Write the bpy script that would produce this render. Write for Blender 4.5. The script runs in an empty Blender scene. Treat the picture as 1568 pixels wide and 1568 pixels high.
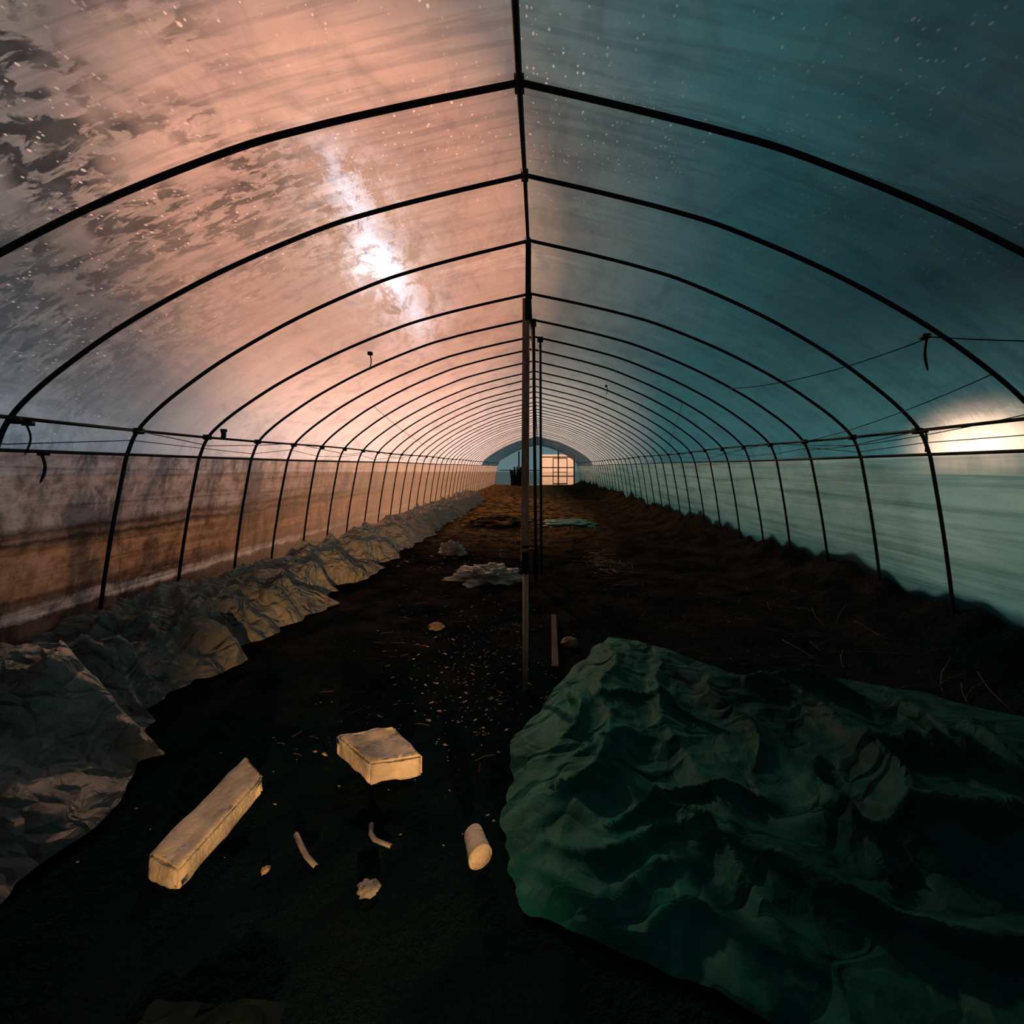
import bpy, bmesh, math, random
from mathutils import Vector, noise
random.seed(7)
EYE=1.35
S=bpy.context.scene
try:
    S.view_settings.view_transform='Standard'
    S.view_settings.look='None'
except Exception: pass

# ---------------------------------------------------------------- helpers
def link(ob):
    S.collection.objects.link(ob); return ob
def mesh_obj(name, verts, faces, mat=None, smooth=True, parent=None):
    me=bpy.data.meshes.new(name); me.from_pydata([tuple(v) for v in verts],[],faces); me.update()
    if smooth:
        for p in me.polygons: p.use_smooth=True
    ob=link(bpy.data.objects.new(name,me))
    if mat:
        for m in (mat if isinstance(mat,(list,tuple)) else [mat]): me.materials.append(m)
    if parent: ob.parent=parent
    return ob
def empty(name, loc=(0,0,0)):
    e=bpy.data.objects.new(name,None); e.empty_display_size=.1; link(e); return e
class Geo:
    def __init__(s): s.v=[]; s.f=[]
    def tube(s, pts, r, seg=8, cap=True):
        pts=[Vector(p) for p in pts]; n=len(pts); b=len(s.v)
        rr=r if isinstance(r,(list,tuple)) else [r]*n
        ref=None
        for i,p in enumerate(pts):
            t=(pts[min(i+1,n-1)]-pts[max(i-1,0)]).normalized()
            if ref is None:
                ref=Vector((0,0,1)) if abs(t.z)<.9 else Vector((0,1,0))
            a=t.cross(ref)
            if a.length<1e-4: a=t.cross(Vector((1,0,0)))
            a.normalize(); c=a.cross(t).normalized(); ref=c
            for k in range(seg):
                an=2*math.pi*k/seg
                s.v.append(p+(a*math.cos(an)+c*math.sin(an))*rr[i])
        for i in range(n-1):
            for k in range(seg):
                k2=(k+1)%seg
                s.f.append((b+i*seg+k,b+i*seg+k2,b+(i+1)*seg+k2,b+(i+1)*seg+k))
        if cap:
            s.f.append(tuple(b+k for k in range(seg))[::-1])
            s.f.append(tuple(b+(n-1)*seg+k for k in range(seg)))
    def box(s, c, sx, sy, sz, rz=0, rx=0, jit=0):
        b=len(s.v)
        for x in(-1,1):
            for y in(-1,1):
                for z in(-1,1):
                    v=Vector((x*sx/2,y*sy/2,z*sz/2))
                    if jit: v+=Vector([random.uniform(-jit,jit) for _ in range(3)])
                    ca,sa=math.cos(rx),math.sin(rx); v=Vector((v.x,v.y*ca-v.z*sa,v.y*sa+v.z*ca))
                    ca,sa=math.cos(rz),math.sin(rz); v=Vector((v.x*ca-v.y*sa,v.x*sa+v.y*ca,v.z))
                    s.v.append(v+Vector(c))
        for f in((0,1,3,2),(4,6,7,5),(0,4,5,1),(2,3,7,6),(0,2,6,4),(1,5,7,3)):
            s.f.append(tuple(b+i for i in f))
    def obj(s,name,mat,smooth=True,parent=None): return mesh_obj(name,s.v,s.f,mat,smooth,parent)

def new_mat(name):
    m=bpy.data.materials.new(name); m.use_nodes=True; nt=m.node_tree; nt.nodes.clear()
    return m,nt
class N:
    def __init__(s,nt): s.nt=nt
    def __call__(s,t,**kw):
        n=s.nt.nodes.new(t)
        ins=kw.pop('i',{})
        for k,v in kw.items(): setattr(n,k,v)
        for k,v in ins.items():
            if isinstance(v,bpy.types.NodeSocket): s.nt.links.new(v,n.inputs[k])
            else: n.inputs[k].default_value=v
        return n
    def math(s,op,a,b=0,c=0,clamp=False):
        return s('ShaderNodeMath',operation=op,use_clamp=clamp,i={0:a,1:b,2:c}).outputs[0]
    def ramp(s,fac,stops,interp='LINEAR'):
        n=s('ShaderNodeValToRGB',i={0:fac}); cr=n.color_ramp; cr.interpolation=interp
        while len(cr.elements)<len(stops): cr.elements.new(.5)
        for e,(p,c) in zip(cr.elements,stops):
            e.position=p; e.color=(c[0],c[1],c[2],1) if isinstance(c,(tuple,list)) else (c,c,c,1)
        return n.outputs[0]
    def mixc(s,f,a,b,bt='MIX'):
        n=s('ShaderNodeMix',data_type='RGBA',blend_type=bt); 
        for idx,v in((0,f),(6,a),(7,b)):
            if isinstance(v,bpy.types.NodeSocket): s.nt.links.new(v,n.inputs[idx])
            else: n.inputs[idx].default_value=v if idx==0 else (v[0],v[1],v[2],1)
        return n.outputs[2]
    def noise(s,vec,scale,detail=4,rough=.55,dist=0):
        return s('ShaderNodeTexNoise',i={'Vector':vec,'Scale':scale,'Detail':detail,'Roughness':rough,'Distortion':dist}).outputs['Fac']
    def mapping(s,vec,scale=(1,1,1),rot=(0,0,0),loc=(0,0,0)):
        return s('ShaderNodeMapping',i={'Vector':vec,'Scale':scale,'Rotation':rot,'Location':loc}).outputs[0]
    def mr(s,v,a,b,c=0.0,d=1.0,smooth=False):
        return s('ShaderNodeMapRange',interpolation_type='SMOOTHSTEP' if smooth else 'LINEAR',i={0:v,1:a,2:b,3:c,4:d}).outputs[0]

def simple_mat(name,col,rough=.7,col2=None,scale=6,bump=.3,bscale=30,metal=0,spec=.3,stretch=(1,1,1)):
    m,nt=new_mat(name); n=N(nt)
    co=n('ShaderNodeTexCoord').outputs['Object']; co=n.mapping(co,stretch)
    f=n.noise(co,scale,3)
    c=n.mixc(n.ramp(f,[(.35,0),(.65,1)]),col,col2 or tuple(x*.6 for x in col))
    b=n('ShaderNodeBump',i={'Strength':bump,'Distance':.01,'Height':n.noise(co,bscale,3,.6)})
    p=n('ShaderNodeBsdfPrincipled',i={'Base Color':c,'Roughness':rough,'Metallic':metal,'Specular IOR Level':spec,'Normal':b.outputs[0]})
    o=n('ShaderNodeOutputMaterial'); nt.links.new(p.outputs[0],o.inputs[0]); return m

def film_mat(name,kind):
    m,nt=new_mat(name); n=N(nt)
    co=n('ShaderNodeTexCoord').outputs['Object']
    xyz=n('ShaderNodeSeparateXYZ',i={0:co})
    streak=n.noise(n.mapping(co,(.8,3.5,.8),(0,0,.25)),1.3,4,.65,.8)
    horiz=n.noise(n.mapping(co,(1,.22,7)),1.5,4,.62,.5)
    if kind in('roof','far'): bump=n('ShaderNodeBump',i={'Strength':.07,'Distance':.05,'Height':streak}).outputs[0]
    else: bump=n('ShaderNodeBump',i={'Strength':.3,'Distance':.05,'Height':horiz}).outputs[0]
    tr_col=(.97,.95,.94); tl_col=(.8,.78,.78)
    a=.16
    drop=None
    if kind=='roof':
        def drops(scale,thr,size,yy0,yy1):
            vo=n('ShaderNodeTexVoronoi',i={'Vector':n.mapping(co,(1,.8,1)),'Scale':scale,'Randomness':1})
            vc=n('ShaderNodeSeparateXYZ',i={0:vo.outputs['Color']})
            dr=n.mr(n.math('SUBTRACT',n.math('MULTIPLY',vc.outputs[0],size),vo.outputs['Distance']),0,.07)
            dr=n.math('MULTIPLY',dr,n.math('GREATER_THAN',vc.outputs[1],thr))
            return n.math('MULTIPLY',dr,n.mr(xyz.outputs[1],yy0,yy1))
        drop=n.math('MAXIMUM',drops(24.0,.5,.20,3.4,1.6),drops(50.0,.4,.30,3.0,1.3))
        nb=n.noise(co,1.8,3)
        drop=n.math('MULTIPLY',drop,n.ramp(nb,[(.40,.08),(.55,1)]))
        drop=n.math('MULTIPLY',drop,n.mr(xyz.outputs[0],.9,.2,.15,1.0))
        patch=n.noise(n.mapping(co,(1.6,1.0,1.6),(0,0,.4)),2.6,5,.68,.8)
        # algae smears, near left roof
        sm=n.noise(n.mapping(co,(1.0,2.5,1.0),(0,0,.12)),7.0,4,.62,.5)
        smr=n.ramp(sm,[(.47,0),(.54,1)])
        reg=n.mr(xyz.outputs[0],-.95,-1.3); reg2=n.mr(xyz.outputs[1],2.9,1.6)
        big=n.ramp(nb,[(.39,.0),(.51,1)])
        smm=n.math('MULTIPLY',smr,n.math('MULTIPLY',n.math('MULTIPLY',reg,reg2),big))
        dirt=n.math('MULTIPLY',smm,.86)
        reg3=n.math('MULTIPLY',n.mr(xyz.outputs[0],-1.4,-2.3),n.mr(xyz.outputs[1],3.8,2.3))
        wp_=n.math('MULTIPLY',n.ramp(patch,[(.44,0),(.53,1)]),reg3)
        # right of the ridge the film colour is cooled and darkened to paint weaker sunlight
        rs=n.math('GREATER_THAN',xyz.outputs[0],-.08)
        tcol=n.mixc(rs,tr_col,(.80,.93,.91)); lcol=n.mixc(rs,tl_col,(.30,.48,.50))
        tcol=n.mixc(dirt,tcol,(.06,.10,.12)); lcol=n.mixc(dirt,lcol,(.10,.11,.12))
        tcol=n.mixc(n.math('MULTIPLY',wp_,.65),tcol,(.33,.42,.50))
        cl=n.ramp(patch,[(.36,(.74,.76,.79)),(.5,(.93,.94,.94)),(.62,(1,1,1))])
        cl2=n.ramp(streak,[(.35,(.84,.85,.87)),(.6,(1,1,1))])
        tcol=n.mixc(1,n.mixc(1,tcol,cl2,'MULTIPLY'),cl,'MULTIPLY')
        tr=n.noise(n.mapping(co,(.7,11,.7),(0,0,.1)),2.0,3,.6,.2)
        tr=n.ramp(tr,[(.40,(.68,.72,.76)),(.52,(1,1,1))])
        tcol=n.mixc(n.mr(xyz.outputs[1],3.2,1.2,.15,.9),tcol,n.mixc(1,tcol,tr,'MULTIPLY'))
    if kind=='left':
        rag=n.noise(n.mapping(co,(1,.9,1)),3.5,5,.7)
        z=n.math('ADD',xyz.outputs[2],n.math('MULTIPLY',n.math('SUBTRACT',rag,.5),.15))
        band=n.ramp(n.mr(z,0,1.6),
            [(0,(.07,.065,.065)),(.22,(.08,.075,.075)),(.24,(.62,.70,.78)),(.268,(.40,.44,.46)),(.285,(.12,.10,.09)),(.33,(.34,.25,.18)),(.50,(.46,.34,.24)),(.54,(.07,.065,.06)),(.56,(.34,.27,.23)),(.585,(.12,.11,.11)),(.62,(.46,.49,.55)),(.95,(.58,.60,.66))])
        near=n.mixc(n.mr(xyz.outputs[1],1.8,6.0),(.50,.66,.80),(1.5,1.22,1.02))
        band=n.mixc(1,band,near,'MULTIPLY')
        blot=n.ramp(n.noise(n.mapping(co,(1,3.0,1.0)),1.5,5,.72,.3),[(.42,(.28,.34,.42)),(.49,(.75,.72,.70)),(.6,(1,1,1))])
        band=n.mixc(.9,band,n.mixc(1,band,blot,'MULTIPLY'))
        hl=n.ramp(horiz,[(.40,(.40,.39,.40)),(.5,(1,1,1))])
        band=n.mixc(.7,band,n.mixc(1,band,hl,'MULTIPLY'))
        gr=n.ramp(n.noise(co,12,4,.7),[(.38,(.6,.58,.57)),(.55,(1,1,1))])
        band=n.mixc(1,band,gr,'MULTIPLY')
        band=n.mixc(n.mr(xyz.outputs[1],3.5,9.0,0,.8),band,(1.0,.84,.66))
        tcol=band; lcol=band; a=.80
    if kind=='right':
        hl=n.ramp(horiz,[(.36,(.50,.62,.62)),(.56,(1,1,1))])
        hz2=n.ramp(n.noise(n.mapping(co,(1,.8,2)),2.2,4,.65),[(.35,(.72,.78,.78)),(.6,(1,1,1))])
        hl=n.mixc(1,hl,hz2,'MULTIPLY')
        tcol=n.mixc(1,tr_col,hl,'MULTIPLY'); lcol=n.mixc(1,(.84,.86,.76),hl,'MULTIPLY')
        lcol=n.mixc(n.mr(xyz.outputs[2],1.2,.3,0,.7),lcol,n.mixc(1,lcol,(.48,.62,.62),'MULTIPLY')); a=.90
    if kind=='far':
        tcol=n.mixc(.0,(.08,.22,.30),(.12,.22,.28)); lcol=n.mixc(.0,(.08,.20,.28),(.12,.22,.28)); a=.6
    T=n('ShaderNodeBsdfTransparent',i={0:tcol})
    L=n('ShaderNodeBsdfTranslucent',i={0:lcol,'Normal':bump})
    G=n('ShaderNodeBsdfGlossy',i={0:(.9,.9,.9,1),'Roughness':.2,'Normal':bump})
    afac=n.math('MULTIPLY_ADD',n.math('SUBTRACT',streak,.5),.25,a,clamp=True)
    m1=n('ShaderNodeMixShader',i={0:afac,1:T.outputs[0],2:L.outputs[0]})
    fr=n('ShaderNodeFresnel',i={'IOR':1.3,'Normal':bump}).outputs[0]
    last=n('ShaderNodeMixShader',i={0:n.math('MULTIPLY',fr,.25,clamp=True),1:m1.outputs[0],2:G.outputs[0]})
    if drop is not None:
        Lb=n('ShaderNodeBsdfTranslucent',i={0:(1,.97,.95,1)})
        Tb=n('ShaderNodeAddShader',i={0:Lb.outputs[0],1:n('ShaderNodeBsdfTransparent',i={0:(1,1,1,1)}).outputs[0]})
        last=n('ShaderNodeMixShader',i={0:n.math('MULTIPLY',drop,.8),1:last.outputs[0],2:Tb.outputs[0]})
    o=n('ShaderNodeOutputMaterial'); nt.links.new(last.outputs[0],o.inputs[0])
    return m

# ---------------------------------------------------------------- world
w=bpy.data.worlds.new('sunset_sky'); S.world=w; w.use_nodes=True; nt=w.node_tree; nt.nodes.clear(); n=N(nt)
SUN=Vector((-.44,1,.54)).normalized()
d=n('ShaderNodeVectorMath',operation='NORMALIZE',i={0:n('ShaderNodeTexCoord').outputs['Generated']}).outputs[0]
def dot(v): return n('ShaderNodeVectorMath',operation='DOT_PRODUCT',i={0:d,1:tuple(v)}).outputs['Value']
c=dot(SUN)
t=n.mr(c,.3,1.0)
base=n.ramp(t,[(0,(.001,.012,.018)),(.33,(.001,.038,.052)),(.60,(.016,.095,.114)),(.72,(.070,.130,.145)),(.82,(.175,.180,.175)),(.865,(.25,.185,.17)),(.90,(.62,.34,.25)),(.93,(.98,.47,.32)),(.965,(1.1,.53,.36)),(1.0,(1.1,.62,.44))])
z=n('ShaderNodeSeparateXYZ',i={0:d})
hz=n.mr(n.math('ABSOLUTE',z.outputs[2]),.34,.0,smooth=True)
g1=n.math('MULTIPLY',hz,n.mr(dot(Vector((-.25,1,.05)).normalized()),.84,1.0,smooth=True))
g2=n.math('MULTIPLY',hz,n.mr(z.outputs[0],.05,.7))
g3=n.mr(dot(Vector((1.125,1,.03)).normalized()),.992,1.0)
g3=n.math('POWER',g3,3.5)
g4=n.math('MULTIPLY',hz,n.mr(z.outputs[0],-.4,-.8))
def add(a,col,f):
    sc=n('ShaderNodeVectorMath',operation='SCALE',i={0:col,'Scale':f}).outputs[0]
    return n('ShaderNodeVectorMath',operation='ADD',i={0:a,1:sc}).outputs[0]
# sun glare smeared by the film, painted into the sky as a broken streak
cn=n.noise(n.mapping(d,(1,1,1),(0,0,.5)),24,6,.78,.3)
glare_mask=n.ramp(cn,[(.44,.0),(.5,.4),(.60,1)])
A=Vector((-.52,1,.76)); B=Vector((-.28,1,.32)); PL=A.cross(B).normalized()
dist=n.math('ABSOLUTE',dot(PL))
wob=n.math('ABSOLUTE',n.math('MULTIPLY',n.math('SUBTRACT',cn,.5),.30))
sdist=n.math('ADD',dist,wob)
MID=Vector((-.415,1,.54)).normalized()
st=n.math('MULTIPLY',n.mr(sdist,.062,.0,smooth=True),n.mr(dot(MID),.975,.998,smooth=True))
halo=n.math('MULTIPLY',n.mr(dist,.16,.0,smooth=True),n.math('MULTIPLY',glare_mask,n.mr(dot(MID),.966,.995,smooth=True)))
core=n.math('MULTIPLY',n.mr(dot(Vector((-.42,1,.51)).normalized()),.9972,.99995,smooth=True),n.math('MULTIPLY_ADD',glare_mask,.7,.3))
col=add(base,(.75,.9,1.15),st)
col=add(col,(.60,.55,.60),halo)
col=add(col,(1.2,1.3,1.5),core)
col=add(col,(1.75,1.10,.88),g1)
col=add(col,(.07,.17,.17),g2)
col=add(col,(4.5,2.4,1.6),g3)
col=add(col,(.04,.09,.14),g4)
bg=n('ShaderNodeBackground',i={0:col,'Strength':1.0}); o=n('ShaderNodeOutputWorld'); nt.links.new(bg.outputs[0],o.inputs[0])

sun=bpy.data.lights.new('low_sun','SUN'); sun.energy=2.3; sun.color=(1,.54,.32); sun.angle=.03
so=link(bpy.data.objects.new('low_sun',sun)); so.rotation_euler=(-SUN).to_track_quat('-Z','Y').to_euler(); so.location=(-8,18,12)
sk=bpy.data.lights.new('cool_fill_sun','SUN'); sk.energy=.62; sk.color=(.58,.92,.86); sk.angle=.35  # added teal fill from the right to brighten the right wall film
sko=link(bpy.data.objects.new('cool_fill_sun',sk)); sko.rotation_euler=Vector((-1,-.30,-.10)).to_track_quat('-Z','Y').to_euler(); sko.location=(10,4,6)
sp=bpy.data.lights.new('warm_fill_spot','SPOT'); sp.energy=950; sp.color=(1,.50,.18); sp.shadow_soft_size=.06; sp.spot_size=math.radians(21); sp.spot_blend=1  # added warm fill behind the camera for the foam blocks, not an actual doorway
spo=link(bpy.data.objects.new('warm_fill_spot',sp)); spo.location=(1.1,-2.4,.5)
spo.rotation_euler=(Vector((-.80,1.6,.04))-Vector(spo.location)).to_track_quat('-Z','Y').to_euler()

# ---------------------------------------------------------------- materials
M_roof=film_mat('plastic_film_roof','roof'); M_left=film_mat('plastic_film_left','left'); M_right=film_mat('plastic_film_right','right'); M_far=film_mat('shade_film','far')
M_steel=simple_mat('dark_steel',(.006,.014,.017),.6,(.010,.016,.018),8,.2,60,spec=.15)
M_wood=simple_mat('weathered_wood',(.62,.36,.27),.8,(.28,.14,.10),7,.5,40,stretch=(6,6,.7))
M_wood2=simple_mat('pale_wood',(.75,.52,.38),.8,(.40,.24,.17),7,.5,40,stretch=(6,6,.7))
M_plank=simple_mat('grey_wood',(.055,.05,.045),.8,(.03,.025,.022),7,.5,40)
M_foam=simple_mat('styrofoam',(.72,.66,.56),.85,(.34,.33,.31),8,.6,60,spec=.2)
M_white=simple_mat('white_plastic',(.30,.30,.30),.6,(.16,.17,.17),9,.3,40)
M_stone=simple_mat('pale_stone',(.35,.26,.18),.9,(.2,.14,.1),9,.6,40)
M_chip=simple_mat('pale_chips',(.6,.47,.37),.8,(.16,.11,.08),60,.2,40)
M_straw=simple_mat('dry_straw',(.14,.10,.065),.8,(.045,.034,.028),9,.2,40)

# soil
M_soil,nt=new_mat('dark_soil'); n=N(nt); co=n('ShaderNodeTexCoord').outputs['Object']
f=n.noise(co,2.2,5,.65); f2=n.noise(co,28,4,.7)
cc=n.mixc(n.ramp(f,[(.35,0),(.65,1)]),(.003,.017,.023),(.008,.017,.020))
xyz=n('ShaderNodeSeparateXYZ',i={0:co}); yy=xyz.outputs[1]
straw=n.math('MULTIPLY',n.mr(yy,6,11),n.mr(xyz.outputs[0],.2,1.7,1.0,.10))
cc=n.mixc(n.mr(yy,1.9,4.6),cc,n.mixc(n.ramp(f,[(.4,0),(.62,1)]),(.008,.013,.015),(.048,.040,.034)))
cc=n.mixc(n.math('MULTIPLY',straw,n.ramp(n.noise(co,3.5,4,.7),[(.42,.15),(.58,1)])),cc,(.9,.50,.20))
cc=n.mixc(n.math('MULTIPLY',n.mr(yy,1.5,2.8),n.ramp(f2,[(.6,0),(.72,.6)])),cc,(.07,.05,.04))
b=n('ShaderNodeBump',i={'Strength':1,'Distance':.05,'Height':n.math('ADD',f2,n.noise(co,9,4,.6))})
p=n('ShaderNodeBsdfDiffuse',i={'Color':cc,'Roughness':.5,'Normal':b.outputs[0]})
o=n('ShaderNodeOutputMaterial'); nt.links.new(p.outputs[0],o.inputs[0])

def cloth_mat(name,c1,c2,trans,rough=.5,scale=3,spec=.4,far=None,cs=5,cd=.05,fine=.2,shadex=None):
    m,nt=new_mat(name); n=N(nt); co=n('ShaderNodeTexCoord').outputs['Object']
    c=n.mixc(n.ramp(n.noise(co,scale,4,.6),[(.35,0),(.65,1)]),c1,c2)
    xyz=n('ShaderNodeSeparateXYZ',i={0:co})
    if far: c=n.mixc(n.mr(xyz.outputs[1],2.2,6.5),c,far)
    if shadex:
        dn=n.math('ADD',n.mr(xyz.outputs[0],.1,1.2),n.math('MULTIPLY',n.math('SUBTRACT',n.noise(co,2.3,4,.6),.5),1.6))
        c=n.mixc(n.mr(dn,.1,.9),c,shadex)  # shade falloff painted into the colour, darker towards the right
    nv=n('ShaderNodeTexNoise',i={'Vector':co,'Scale':2.5,'Detail':2.0}).outputs['Color']
    wv=n('ShaderNodeVectorMath',operation='MULTIPLY_ADD',i={0:nv,1:(.5,.5,.5),2:co}).outputs[0]
    def vor(s_,sc=(1,1,1)):
        return n('ShaderNodeTexVoronoi',feature='DISTANCE_TO_EDGE',i={'Vector':n.mapping(wv,sc,(0,0,.6)),'Scale':s_}).outputs['Distance']
    hh=n.math('ADD',n.math('MINIMUM',vor(cs,(1,.45,1)),.45),n.math('MULTIPLY',n.noise(co,11,3,.5,.6),fine))
    hh=n.math('ADD',hh,n.math('MULTIPLY',n.math('MINIMUM',vor(cs*2.4,(.5,1,1)),.3),.5))
    b=n('ShaderNodeBump',i={'Strength':1.0,'Distance':cd,'Height':hh}).outputs[0]
    P=n('ShaderNodeBsdfPrincipled',i={'Base Color':c,'Roughness':rough,'Specular IOR Level':spec,'Normal':b})
    L=n('ShaderNodeBsdfTranslucent',i={0:c,'Normal':b})
    x=n('ShaderNodeMixShader',i={0:trans,1:P.outputs[0],2:L.outputs[0]})
    o=n('ShaderNodeOutputMaterial'); nt.links.new(x.outputs[0],o.inputs[0]); return m
M_tarp=cloth_mat('green_tarp_cloth',(.003,.078,.066),(.009,.155,.125),.08,.65,spec=.08,cs=2.6,cd=.10,fine=.10,shadex=(.0025,.042,.041))
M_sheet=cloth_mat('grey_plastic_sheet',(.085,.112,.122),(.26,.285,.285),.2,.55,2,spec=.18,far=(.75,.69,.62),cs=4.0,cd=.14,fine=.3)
M_dk=cloth_mat('dark_plastic',(.006,.016,.019),(.010,.019,.022),.2,.8,2,spec=.05)

# ---------------------------------------------------------------- profile
CX=-.08
prof=[(0,1.68),(.45,1.575),(.85,1.47),(1.2,1.355),(1.75,1.11),(2.25,.83),(2.6,.585),(2.82,.4),(2.94,.26),(3.0,.12),(3.03,0),(3.12,-.5),(3.19,-1.0),(3.23,-1.45)]
def cr(pts,sub):
    out=[]; P=[Vector(p) for p in pts]; P=[P[0]*2-P[1]]+P+[P[-1]*2-P[-2]]
    for i in range(1,len(P)-2):
        for k in range(sub):
            t=k/sub; a,b,c_,d_=P[i-1],P[i],P[i+1],P[i+2]
            out.append(.5*((2*b)+(c_-a)*t+(2*a-5*b+4*c_-d_)*t*t+(3*b-a-3*c_+d_)*t*t*t))
    out.append(P[-2]); return out
PR=cr(prof,5)
ribY=[.35,.98,1.62,2.25,2.95,3.56,4.20,4.82,5.45]
ribH=[1.62,1.62,1.60,1.69,1.71,1.57,1.575,1.60,1.64]
while ribY[-1]<29.4:
    ribY.append(ribY[-1]+.635); ribH.append(1.655+random.uniform(-.012,.012))
ribY=[-2.8,-2.17,-1.54,-.91,-.28]+ribY; ribH=[1.62]*5+ribH
def Hat(y):
    for i in range(len(ribY)-1):
        if y<=ribY[i+1]:
            t=max(0,min(1,(y-ribY[i])/(ribY[i+1]-ribY[i]))); return ribH[i]*(1-t)+ribH[i+1]*t
    return ribH[-1]
def pt(u,zr,side,y,off=0):
    H=Hat(y)
    if zr>.3: zr=.3+(zr-.3)*(H-.3)/1.38
    return Vector((CX+side*(u+off*(1 if zr<.5 else u/3.2)),y,zr+EYE+(off if zr>.3 else off*max(0,zr/.3))))

# ---------------------------------------------------------------- steel frame
frame=empty('greenhouse_frame')
g=Geo()
for i,(y,h) in enumerate(zip(ribY,ribH)):
    jx=random.uniform(-.01,.01)
    pts=[pt(p.x,p.y,-1,y) for p in PR[::-1]]+[pt(p.x,p.y,1,y) for p in PR[1:]]
    pts=[Vector((p.x+jx*(p.z-EYE),y+.02*math.sin(p.x+i),p.z)) for p in pts]
    g.tube(pts,.0125,7)
    rz=Hat(y)+EYE
    g.box((CX,y,rz-.016),.04,.05,.04)
    for s_ in(-1,1):
        g.box((CX+s_*2.93,y,EYE+.27),.045,.045,.045)
g.obj('arch_ribs',M_steel,parent=frame)
g=Geo()
g.tube([(CX,y,Hat(y)+EYE-.028) for y in ribY],.0135,8)
g.obj('ridge_purlin',M_steel,parent=frame)
g=Geo()
for s_ in(-1,1):
    g.tube([(CX+s_*(2.93),y,EYE+.28+.012*math.sin(y*1.3)) for y in ribY],.012,7)
    g.tube([(CX+s_*(3.01),y,EYE+.09+.008*math.sin(y*.9)) for y in ribY],.012,7)
    g.tube([(CX+s_*(2.90-.03*math.sin(i)),y,EYE+.24+.05*math.sin(i*1.7)) for i,y in enumerate(ribY)],.004,5)
    g.tube([(CX+s_*(2.98),y,EYE+.17+.04*math.sin(i*2.3+s_)) for i,y in enumerate(ribY)],.0035,5)
g.obj('side_rails',M_steel,parent=frame)
g=Geo()
def cord(a,b,sag,r=.0035):
    a=Vector(a);b=Vector(b)
    g.tube([a.lerp(b,t/14)-Vector((0,0,sag*4*(t/14)*(1-t/14))) for t in range(15)],r,5)
cord((2.24,2.27,EYE+.74),(1.75,3.6,EYE+.72),.06)
cord((2.62,1.75,EYE+.56),(2.24,2.27,EYE+.755),.01)
cord((2.62,2.25,EYE+.54),(2.78,4.2,EYE+.26),.05)
cord((2.88,2.25,EYE+.32),(2.84,4.2,EYE+.18),.04)
cord((2.0,5.45,EYE+.9),(2.6,7.9,EYE+.4),.05)
cord((-2.3,5.45,EYE+.85),(-2.7,9.5,EYE+.5),.05)
g.obj('slack_cords',M_steel,parent=frame)
g=Geo()
def strap(p,l,dx,r=.007):
    p=Vector(p); g.tube([p+Vector((dx*math.sin(k*.55)*.5,-.012,-l*k/6)) for k in range(7)],[r]*6+[r*.5],6)
    g.box(p,.035,.035,.028)
strap((2.24,2.27,EYE+.755),.2,-.03); strap((2.90,2.95,EYE+.27),.16,.02); strap((-1.53,3.56,EYE+1.03),.15,.03,.005)
strap((-2.88,2.28,EYE+.08),.17,.05); strap((-2.86,3.56,EYE+.33),.08,.02,.02); strap((1.05,6.1,EYE+1.26),.14,.04,.006)
strap((-2.93,2.25,EYE+.25),.18,.06,.005)
g.obj('tie_straps',M_steel,parent=frame)

# ---------------------------------------------------------------- film shells
def shell(name,idx,side,mats,y0,y1,dy,off=.03,amp=.008,bothsides=False):
    rows=[];y=y0
    while y<y1+1e-6: rows.append(y); y+=dy
    V=[];F=[]
    if bothsides: cols=[(-1,p) for p in idx[::-1]]+[(1,p) for p in idx[1:]]
    else: cols=[(side,p) for p in idx]
    for y in rows:
        for (s_,p) in cols:
            v=pt(p.x,p.y,s_,y,off)
            w_=noise.noise(Vector((v.x*1.3,y*2.2,v.z*3)))*amp
            v.x+=s_*abs(w_)*.7; v.z+=abs(w_)*.6; V.append(v)
    nc=len(cols)
    for i in range(len(rows)-1):
        for k in range(nc-1):
            F.append((i*nc+k,i*nc+k+1,(i+1)*nc+k+1,(i+1)*nc+k))
    ob=mesh_obj(name,V,F,mats)
    if len(mats)>1:
        for p in ob.data.polygons:
            if p.center.y>21.5: p.material_index=1
    return ob
ks=next(i for i,p in enumerate(PR) if p.y<.1)
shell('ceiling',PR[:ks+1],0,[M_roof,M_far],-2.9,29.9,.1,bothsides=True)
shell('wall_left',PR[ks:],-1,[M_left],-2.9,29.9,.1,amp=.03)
shell('wall_right',PR[ks:],1,[M_right],-2.9,29.9,.1,amp=.03)

# far end wall: dark film with one clear panel
we=empty('wall_back'); YE=29.9
end=[pt(p.x,p.y,-1,29.5,.03) for p in PR[::-1]]+[pt(p.x,p.y,1,29.5,.03) for p in PR[1:]]
V=[];F=[];MI=[]
for p in end:
    zt=min(p.z,2.3)
    V+= [(p.x,YE,p.z),(p.x,YE,zt),(p.x,YE,0)]
for i in range(len(end)-1):
    F.append((3*i,3*i+1,3*i+4,3*i+3)); MI.append(1)
    F.append((3*i+1,3*i+2,3*i+5,3*i+4)); MI.append(0 if .15<(end[i].x+end[i+1].x)/2<2.75 else 1)
ob=mesh_obj('end_film',V,F,[M_left,M_far],smooth=False,parent=we)
for p,mi in zip(ob.data.polygons,MI): p.material_index=mi
g=Geo()
for x in(.15,1.5,2.7,-1.5): g.tube([(x,YE-.08,0),(x,YE-.08,EYE+1.45-.3*abs(x)*.6)],.05,6)
for zz in(.65,1.3,2.1): g.tube([(.15,YE-.1,zz),(2.75,YE-.1,zz)],.045,6)
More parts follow.
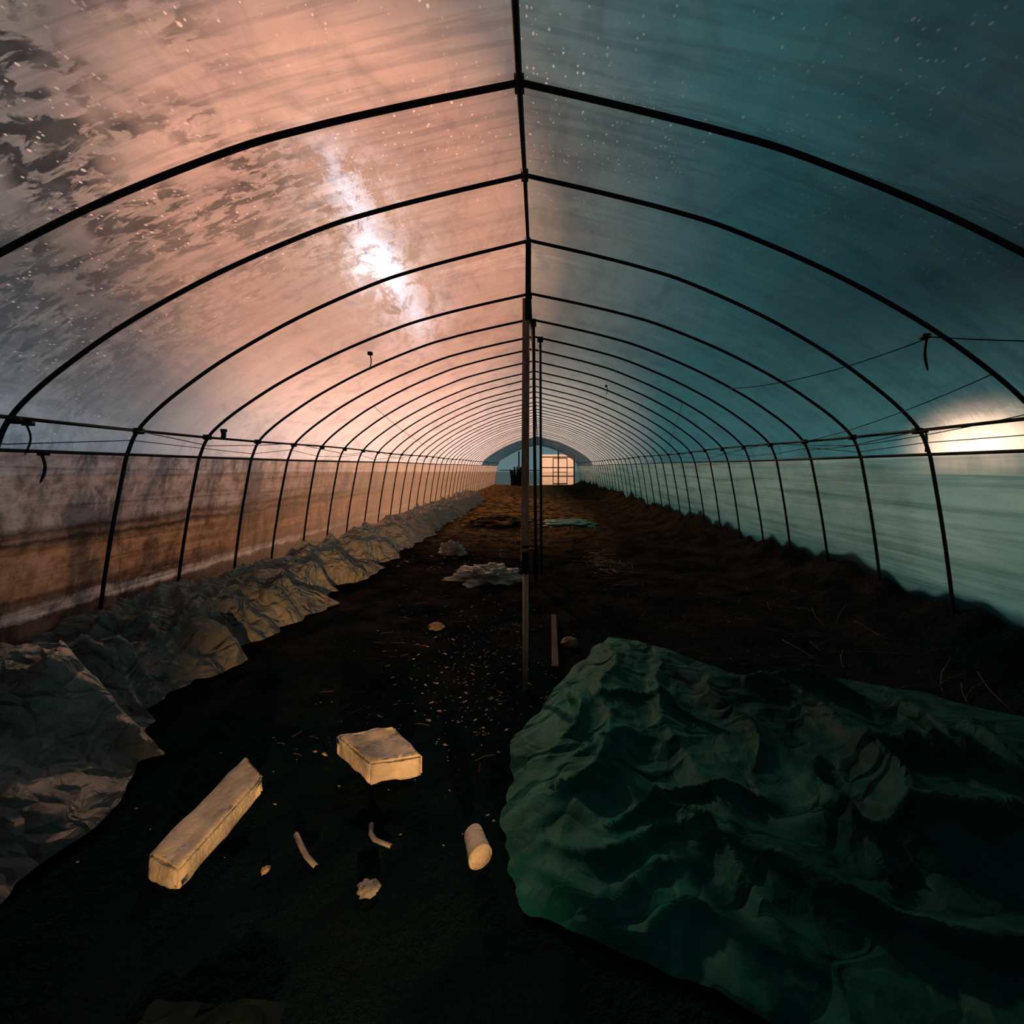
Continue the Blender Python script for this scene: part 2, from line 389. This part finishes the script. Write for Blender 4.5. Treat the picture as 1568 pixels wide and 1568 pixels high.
g.tube([(-3,YE-.1,1.1),(.15,YE-.1,1.1)],.035,6)
g.obj('end_frame_bars',M_steel,parent=we)
d1=empty('door_1'); g=Geo()
g.box((2.15,YE-.25,1.0),.06,.05,2.0); g.box((1.1,YE-.25,1.0),.06,.05,2.0); g.box((1.62,YE-.25,2.0),1.1,.05,.06); g.box((1.62,YE-.25,.95),1.1,.05,.05); g.box((1.62,YE-.25,.08),1.1,.05,.08)
g.obj('door_frame_bars',M_steel,parent=d1)
g=Geo()
for k in range(14):
    g.tube([(-1.6+random.uniform(-.4,.5),28.6+random.uniform(-.3,.3),0),(-1.6+random.uniform(-.5,.5),28.6+random.uniform(-.3,.3),random.uniform(.6,1.5))],[random.uniform(.08,.2),.05],7)
g.obj('stacked_bundle',M_steel)

# ---------------------------------------------------------------- floor
def fz(x,y):
    a=noise.fractal(Vector((x*.9,y*.9,3)),.9,2.1,5)*.030
    b=noise.noise(Vector((x*6,y*6,1)))*.012+noise.noise(Vector((x*15,y*15,5)))*.006
    path=-.02*math.exp(-((x+.4)/.8)**2)
    e=max(0,x-2.35)/.9
    bank=min(1,e)**1.6*(.40+.26*noise.noise(Vector((0,y*1.1,9)))+.12*noise.noise(Vector((x*2,y*5,9))))
    el=max(0,-x-2.8)/.5; bank+=min(1,el)**1.5*.05
    return a+b+path+bank
xs=[-3.5+7.0*i/170 for i in range(171)]
ys=[];y=-2.9
while y<29.9: ys.append(y); y+=.035 if y<4 else (.06 if y<8 else .15)
V=[(x,y,fz(x,y)-.005) for y in ys for x in xs]; nx=len(xs)
F=[(j*nx+i,j*nx+i+1,(j+1)*nx+i+1,(j+1)*nx+i) for j in range(len(ys)-1) for i in range(nx-1)]
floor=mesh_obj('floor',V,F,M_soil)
M_field,nt=new_mat('outside_field'); n=N(nt); co=n('ShaderNodeTexCoord').outputs['Object']
xx=n('ShaderNodeSeparateXYZ',i={0:co}).outputs[0]
sd=n.mr(xx,-1,1)
f=n.ramp(n.noise(co,.8,4,.6),[(.4,0),(.6,1)])
c1=n.mixc(f,(.55,.34,.18),(.38,.27,.17)); c2=n.mixc(f,(.25,.42,.40),(.40,.52,.49))
p=n('ShaderNodeBsdfPrincipled',i={'Base Color':n.mixc(sd,c1,c2),'Roughness':.95})
o=n('ShaderNodeOutputMaterial'); nt.links.new(p.outputs[0],o.inputs[0])
mesh_obj('ground_outside',[(-80,-40,-.12),(80,-40,-.12),(80,120,-.12),(-80,120,-.12)],[(0,1,2,3)],M_field,False)

# ---------------------------------------------------------------- posts
wp=empty('wooden_prop_post')
b0=Vector((-.085,2.42,-.04)); t0=Vector((-.085,2.93,EYE+1.66))
def along(z): 
    t=(z-b0.z)/(t0.z-b0.z); return b0.lerp(t0,t)
g=Geo(); lean=-math.atan2(t0.y-b0.y,t0.z-b0.z)
def seg(z1,z2,wd,th,dx=0):
    c_=(along(z1)+along(z2))/2; L=(along(z2)-along(z1)).length
    g.box((c_.x+dx,c_.y,c_.z),wd,th,L,0,lean,jit=.002)
seg(.74,EYE+1.22,.050,.04,-.006); g.obj('upper_board',M_wood,False,wp)
g=Geo(); seg(EYE+1.05,EYE+1.66,.04,.045,.008); seg(.66,.80,.042,.05,.0); seg(.82,.835,.058,.05); g.obj('splice_sleeves',M_steel,False,wp)
g=Geo(); g.tube([along(-.03),along(.35)+Vector((.004,0,0)),along(.72)],[.015,.018,.019],8); g.obj('lower_stake',M_wood2,True,wp)
g=Geo(); g.tube([(-.03,4.6,-.03),(-.055,4.05,EYE+1.53)],.018,8); g.box((-.05,4.08,EYE+1.5),.05,.12,.04); g.box((-.035,4.55,.25),.06,.05,.3); g.obj('steel_prop_post',M_steel)
g=Geo(); g.tube([(.035,5.0,-.03),(.02,4.83,EYE+1.58)],.016,8); g.box((.02,4.83,EYE+1.57),.07,.1,.04); g.obj('steel_prop_post.001',M_steel)

# ---------------------------------------------------------------- cloth folding
def ridged(x,y,s,seed,ax=1.0,ang=0,warp=.9):
    ca,sa=math.cos(ang),math.sin(ang); u=(x*ca-y*sa)*s; v=(x*sa+y*ca)*s*ax
    w_=noise.noise(Vector((u*.7,v*.7,seed+8)))*warp
    return (1-abs(noise.noise(Vector((u+w_,v+w_,seed))))*2.6)
def crumple(x,y,s,seed,ax=.5,ang=0):
    ca,sa=math.cos(ang),math.sin(ang); u=(x*ca-y*sa)*s; v=(x*sa+y*ca)*s*ax
    w1=noise.noise(Vector((u*.9,v*.9,seed)))*.5; w2=noise.noise(Vector((u*.9,v*.9,seed+50)))*.5
    dd=noise.voronoi(Vector((u+w1,v+w2,seed)))[0]
    return dd[1]-dd[0]
def folds(x,y,sd):
    return (.075*max(0,ridged(x,y,1.5,sd,.45,.5))**2.5+.05*max(0,ridged(x,y,2.8,sd+5,.4,-.6))**2.5
        +.035*max(0,ridged(x,y,4.6,sd+9,.4,1.2))**2+.014*ridged(x,y,9,sd+13,.5,.3)+.006*ridged(x,y,19,sd+17,.5,-.9))
def seg_fold(p,a,b,w_,h):
    a=Vector(a);b=Vector(b);ab=b-a;t=max(0,min(1,(p-a).dot(ab)/ab.length_squared))
    q=a+ab*t; nrm=Vector((ab.y,-ab.x)).normalized(); q=q+nrm*.06*math.sin(t*5+a.x*7)
    dv=(p-q); dd=dv.length
    if dv.dot(nrm)>0: dd*=2.2          # fold leans: one steep flank, one gentle
    return 1.7*h*math.exp(-(dd/(w_*1.4)))*(.3+.7*math.sin(math.pi*min(1,t*.9+.08)))
# ---------------------------------------------------------------- green tarp
out=[(.56,3.1),(.85,2.9),(1.12,2.62),(1.4,2.40),(1.75,2.52),(2.3,2.3),(2.6,1.9),(2.4,1.3),(1.9,.85),(1.2,.7),(.75,.85),(.45,1.0),(.255,1.07),(-.04,1.2),(-.10,1.36),(-.14,1.5),(-.12,1.75),(-.13,1.95),(.02,2.2),(.16,2.5),(.38,2.85)]
oc=cr([(*p,) for p in out+[out[0]]],10)[:-1]
tf=[((.45,2.95),(.38,1.9),.07,.05),((.38,1.9),(.05,1.55),.05,.05),((.25,2.35),(.02,1.7),.05,.04),((.02,1.38),(.6,1.30),.035,.04),((-.02,1.28),(.5,1.18),.03,.035),
    ((.75,2.6),(.62,1.5),.08,.05),((1.25,2.3),(1.9,2.1),.06,.06),((1.3,2.3),(1.55,1.7),.07,.06),((1.5,1.7),(1.95,1.65),.06,.09),((1.45,1.75),(1.3,1.2),.06,.07),
    ((1.1,1.45),(2.1,1.25),.06,.06),((.7,1.2),(1.5,1.0),.05,.05),((2.0,2.2),(1.75,1.7),.05,.06),((.35,1.6),(.75,1.05),.05,.04),((1.05,2.3),(.85,1.6),.07,.05),
    ((.2,1.5),(.9,1.45),.03,.03),((.3,2.1),(.9,1.9),.03,.03),((1.9,1.6),(2.2,1.9),.04,.06),((1.0,1.2),(1.25,1.7),.04,.05),((.02,1.6),(.5,1.75),.025,.03),((.1,1.2),(.6,1.02),.025,.03)]
ce=Vector((1.0,1.8)); R=100; na=len(oc); V=[];F=[]
for r in range(R+1):
    q=r/R
    for a in range(na):
        p=ce.lerp(oc[a],q)
        wob=1+(.03*noise.noise(Vector((a*.25,0,4)))+.008*noise.noise(Vector((a*.8,0,14))))*q
        p=ce+(p-ce)*wob
        e=(1-q**9)
        pw=Vector((p.x+.06*noise.noise(Vector((p.x*3,p.y*3,1))),p.y+.06*noise.noise(Vector((p.x*3,p.y*3,9)))))
        h=.02+.025*noise.noise(Vector((p.x*1.4,p.y*1.4,2)))+.16*folds(p.x,p.y,3)+.008*noise.noise(Vector((p.x*6,p.y*3,2)))
        h+=.035*(.6-crumple(p.x,p.y,1.5,5,.4,.7))+.014*(.6-crumple(p.x,p.y,3.6,25,.45,-.4))
        for f_ in tf: h+=seg_fold(pw,*f_)
        h+=.05*math.exp(-((p.x-.30)/.30)**2-((p.y-2.05)/.5)**2)
        V.append((p.x,p.y,fz(p.x,p.y)+.012+max(.0,h)*e))
for r in range(R):
    for a in range(na):
        a2=(a+1)%na; F.append((r*na+a,(r+1)*na+a,(r+1)*na+a2,r*na+a2))
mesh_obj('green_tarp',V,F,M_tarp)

# ---------------------------------------------------------------- grey plastic sheet on left
def edge(y):
    b=-2.12 if y>2.2 else -2.12+.50*min(1,(2.2-y)/.6)
    return b+.16*noise.noise(Vector((y*1.5,0,1)))+.17*noise.noise(Vector((y*3.6,0,7)))+.08*noise.noise(Vector((y*9,0,17)))+(-.5*max(0,(y-14)/4) )
ys2=[];y=.7
while y<17: ys2.append(y); y+=.012 if y<5 else .035
nu=100; V=[];F=[]
for y in ys2:
    e=edge(y); tap=3.2+2.4*noise.noise(Vector((y*1.7,3,3)))+5*max(0,noise.noise(Vector((y*3.1,7,3))))
    for k in range(nu+1):
        u=k/nu; x=-3.22+(e+3.22)*u
        up=(1-u)
        h=.02+.06*up**1.5
        cr1=.20*(.75-crumple(x,y,2.0,31,.5,.6))+.15*(.7-crumple(x,y,4.2,37,.45,-.5))+.06*(.6-crumple(x,y,8,47,.45,.9))
        h+=(max(0,cr1)+.6*folds(x,y,31))*min(1,u*5)
        if y<2.6: h+=.20*math.exp(-((y-1.75)/.45)**2)*math.exp(-((x+2.2)/.35)**2)
        h*=min(1,(1-u)*max(2,tap)+.04)
        V.append((x+.10*noise.noise(Vector((x*3,y*3,8)))*min(1,u*4),y+.05*noise.noise(Vector((x*4,y*4,28))),fz(x,y)+.012+max(0,h)))
m_=nu+1
F=[(j*m_+i,j*m_+i+1,(j+1)*m_+i+1,(j+1)*m_+i) for j in range(len(ys2)-1) for i in range(nu)]
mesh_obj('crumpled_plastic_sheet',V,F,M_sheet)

# ---------------------------------------------------------------- styrofoam blocks
def block(name,top,thick,bev=.009,dent=0,seed=0,taper=0):
    bm=bmesh.new()
    tv=[bm.verts.new((x,y,z_)) for x,y,z_ in top]
    cx=sum(p[0] for p in top)/4; cy=sum(p[1] for p in top)/4
    bv=[bm.verts.new((x+(cx-x)*taper,y+(cy-y)*taper,z_-thick)) for x,y,z_ in top]
    bm.faces.new(tv); bm.faces.new(bv[::-1])
    for i in range(4): 
        j=(i+1)%4; bm.faces.new((tv[j],tv[i],bv[i],bv[j]))
    bmesh.ops.recalc_face_normals(bm,faces=bm.faces)
    bmesh.ops.bevel(bm,geom=bm.edges[:],offset=bev,segments=2,affect='EDGES')
    bmesh.ops.subdivide_edges(bm,edges=bm.edges[:],cuts=9,use_grid_fill=True)
    bm.normal_update()
    for v in bm.verts:
        k=noise.noise(v.co*12+Vector((seed,0,0)))*.010+noise.noise(v.co*35)*.004
        v.co+=v.normal*k
        if dent:
            dd=(Vector((v.co.x,v.co.y))-Vector((cx+.02,cy+.03))).length
            if v.co.z>top[0][2]-.02: v.co.z-=dent*math.exp(-(dd/.07)**2)
    me=bpy.data.meshes.new(name); bm.to_mesh(me); bm.free()
    for p in me.polygons: p.use_smooth=True
    me.materials.append(M_foam); return link(bpy.data.objects.new(name,me))
block('styrofoam_block',[(-.715,1.66,.095),(-.50,1.70,.10),(-.70,1.90,.105),(-.945,1.83,.10)],.095,dent=.016)
block('styrofoam_block.001',[(-1.285,1.29,.075),(-1.145,1.245,.07),(-1.13,1.61,.085),(-1.28,1.715,.09)],.078,seed=5)

g=Geo(); a=Vector((-.235,1.40,.045)); bb=Vector((-.195,1.315,.040)); ax=(bb-a).normalized()
g.tube([a-ax*.004,a,a+ax*.006,a+ax*.05,bb-ax*.006,bb,bb+ax*.003,bb,bb-ax*.05],[.024,.031,.033,.036,.040,.041,.037,.034,.028],24)
g.obj('styrofoam_cup',M_foam)

def lump(name,loc,sx,sy,sz,mat,seed,amp=.35,sub=4,freq=2.2,rz=0,parent=None):
    bm=bmesh.new(); bmesh.ops.create_icosphere(bm,subdivisions=sub,radius=1)
    for v in bm.verts:
        p=v.co.copy(); k=1+amp*noise.fractal(p*freq+Vector((seed*3.1,0,0)),.8,2.2,4)-amp*.6*abs(noise.noise(p*freq*1.6+Vector((0,seed,0))))
        v.co=p*k
    ca,sa=math.cos(rz),math.sin(rz)
    for v in bm.verts:
        x,y_,z_=v.co.x*sx,v.co.y*sy,max(-.4,v.co.z)*sz
        v.co=Vector((x*ca-y_*sa+loc[0],x*sa+y_*ca+loc[1],z_+loc[2]+.4*sz))
    me=bpy.data.meshes.new(name); bm.to_mesh(me); bm.free()
    for p in me.polygons: p.use_smooth=True
    me.materials.append(mat); ob=link(bpy.data.objects.new(name,me)); ob.parent=parent; return ob
def gl(x,y,d_=-.006): return (x,y,fz(x,y)+d_)
lump('crumpled_white_plastic',gl(-.62,4.75),.40,.22,.12,M_foam,2,.55,5)
lump('crumpled_blue_plastic',gl(-1.35,6.05),.19,.16,.14,M_sheet,5,.6)
lump('pale_rock',gl(-.87,3.33),.065,.05,.035,M_stone,3,.3)
lump('crumpled_paper',gl(-.555,1.275),.037,.026,.018,M_white,7,.3)
lump('small_pebble',gl(-.93,1.335),.014,.012,.010,M_stone,9,.3)
lump('green_plastic_scrap',gl(.7,9.3),.6,.6,.06,simple_mat('bright_green_plastic',(.02,.30,.18),.6,(.01,.14,.09)),12,.5)
lump('soil_clod_pile',gl(-1.0,9.6),.7,.9,.12,M_soil,14,.5,parent=floor)
lump('concrete_chunk',gl(.235,2.98),.065,.05,.05,M_stone,15,.2)
def strip(name,pts,wd,mat,th=.004):
    V=[];F=[]
    P=[Vector(p) for p in pts]
    for i,p in enumerate(P):
        t_=(P[min(i+1,len(P)-1)]-P[max(i-1,0)]).normalized(); s_=t_.cross(Vector((0,0,1))).normalized()*wd/2
        V+= [p-s_,p-s_*.3+Vector((0,0,wd*.35)),p+s_*.3+Vector((0,0,wd*.35)),p+s_]
    for i in range(len(P)-1):
        for k in range(3): F.append((i*4+k,i*4+k+1,(i+1)*4+k+1,(i+1)*4+k))
    ob=mesh_obj(name,V,F,mat); md=ob.modifiers.new('t','SOLIDIFY'); md.thickness=th; return ob
def gp(x,y,d_=.006): return Vector((x,y,fz(x,y)+d_))
strip('white_plastic_offcut',[gp(-.905,1.46),gp(-.86,1.42),gp(-.82,1.385),gp(-.765,1.345)],.018,M_white)
strip('white_plastic_offcut.001',[gp(-.64,1.50),gp(-.625,1.46),gp(-.60,1.435),gp(-.535,1.42)],.018,M_white)
g=Geo()
g.box((.12,3.02,.03),.045,.9,.03,-.03,.0,jit=.004)
g.obj('wooden_plank',M_plank,False)
V=[]
for j in range(25):
    for i in range(25):
        x=-.98+.34*i/24+.02*noise.noise(Vector((j*.3,0,0))); y=.90+.10*j/24*1.0
        V.append((x,y-.05*(1-j/24),fz(x,y)+.01+.02*abs(noise.noise(Vector((x*14,y*14,2))))))
F=[(j*25+i,j*25+i+1,(j+1)*25+i+1,(j+1)*25+i) for j in range(24) for i in range(24)]
mesh_obj('dark_plastic_sheet',V,F,M_dk)

# chips and straw scattered on soil
g=Geo()
def chip(x,y,s_):
    zc=fz(x,y)+s_*.2; b=len(g.v); k=random.randint(4,6); a0=random.uniform(0,6.28); ti=random.uniform(-.5,.5)
    for q in range(k):
        an=a0+6.283*q/k; r_=s_*random.uniform(.5,1.4)
        g.v.append(Vector((x+r_*math.cos(an),y+r_*math.sin(an)*.6,zc+ti*r_*math.cos(an))))
    g.v.append(Vector((x,y,zc+s_*.35)))
    for q in range(k): g.f.append((b+q,b+(q+1)%k,b+k))
for _ in range(420):
    y=random.triangular(1.8,4.4,2.3); x=random.gauss(-.42,.28)
    chip(x,y,random.choice([.004,.005,.006,.008,.014]))
for _ in range(600):
    chip(random.uniform(-1.6,2.2),random.uniform(1.3,8),random.uniform(.002,.008))
for _ in range(200):
    chip(max(-1.9,random.gauss(-1.0,.5)),random.uniform(5,14),random.uniform(.01,.03))
g.obj('scattered_chips',M_chip,False,floor)
g=Geo()
def stalk(x,y,l,r_):
    a=random.uniform(0,3.14) if random.random()<.4 else random.gauss(.1,.35)
    P=[]
    for k in range(5):
        t_=(k/4-.5)*l; xx=x+t_*math.cos(a); yy_=y+t_*math.sin(a)+.06*l*math.sin(k)
        P.append(Vector((xx,yy_,fz(xx,yy_)+.006+r_)))
    g.tube(P,r_,4)
for _ in range(260): stalk(random.uniform(-1.3,2.4),random.uniform(1.6,6.5),random.uniform(.03,.12),.0015)
for _ in range(220): stalk(random.gauss(.95,.18),random.gauss(5.6,.5),random.uniform(.08,.25),.0045)
for _ in range(50): stalk(random.uniform(1.7,2.75),random.uniform(2.2,5),random.uniform(.15,.4),.002)
for _ in range(200): stalk(random.uniform(-1.8,1.2),random.uniform(7,16),random.uniform(.2,.5),.007)
g.obj('scattered_straw',M_straw,True,floor)

# ---------------------------------------------------------------- camera
cam=bpy.data.cameras.new('camera'); cam.sensor_width=36; cam.lens=13.78; cam.shift_x=-.026; cam.shift_y=-.044; cam.clip_start=.02; cam.clip_end=500
co_=link(bpy.data.objects.new('camera',cam)); co_.location=(0,0,EYE); co_.rotation_euler=(math.radians(90),0,0)
S.camera=co_
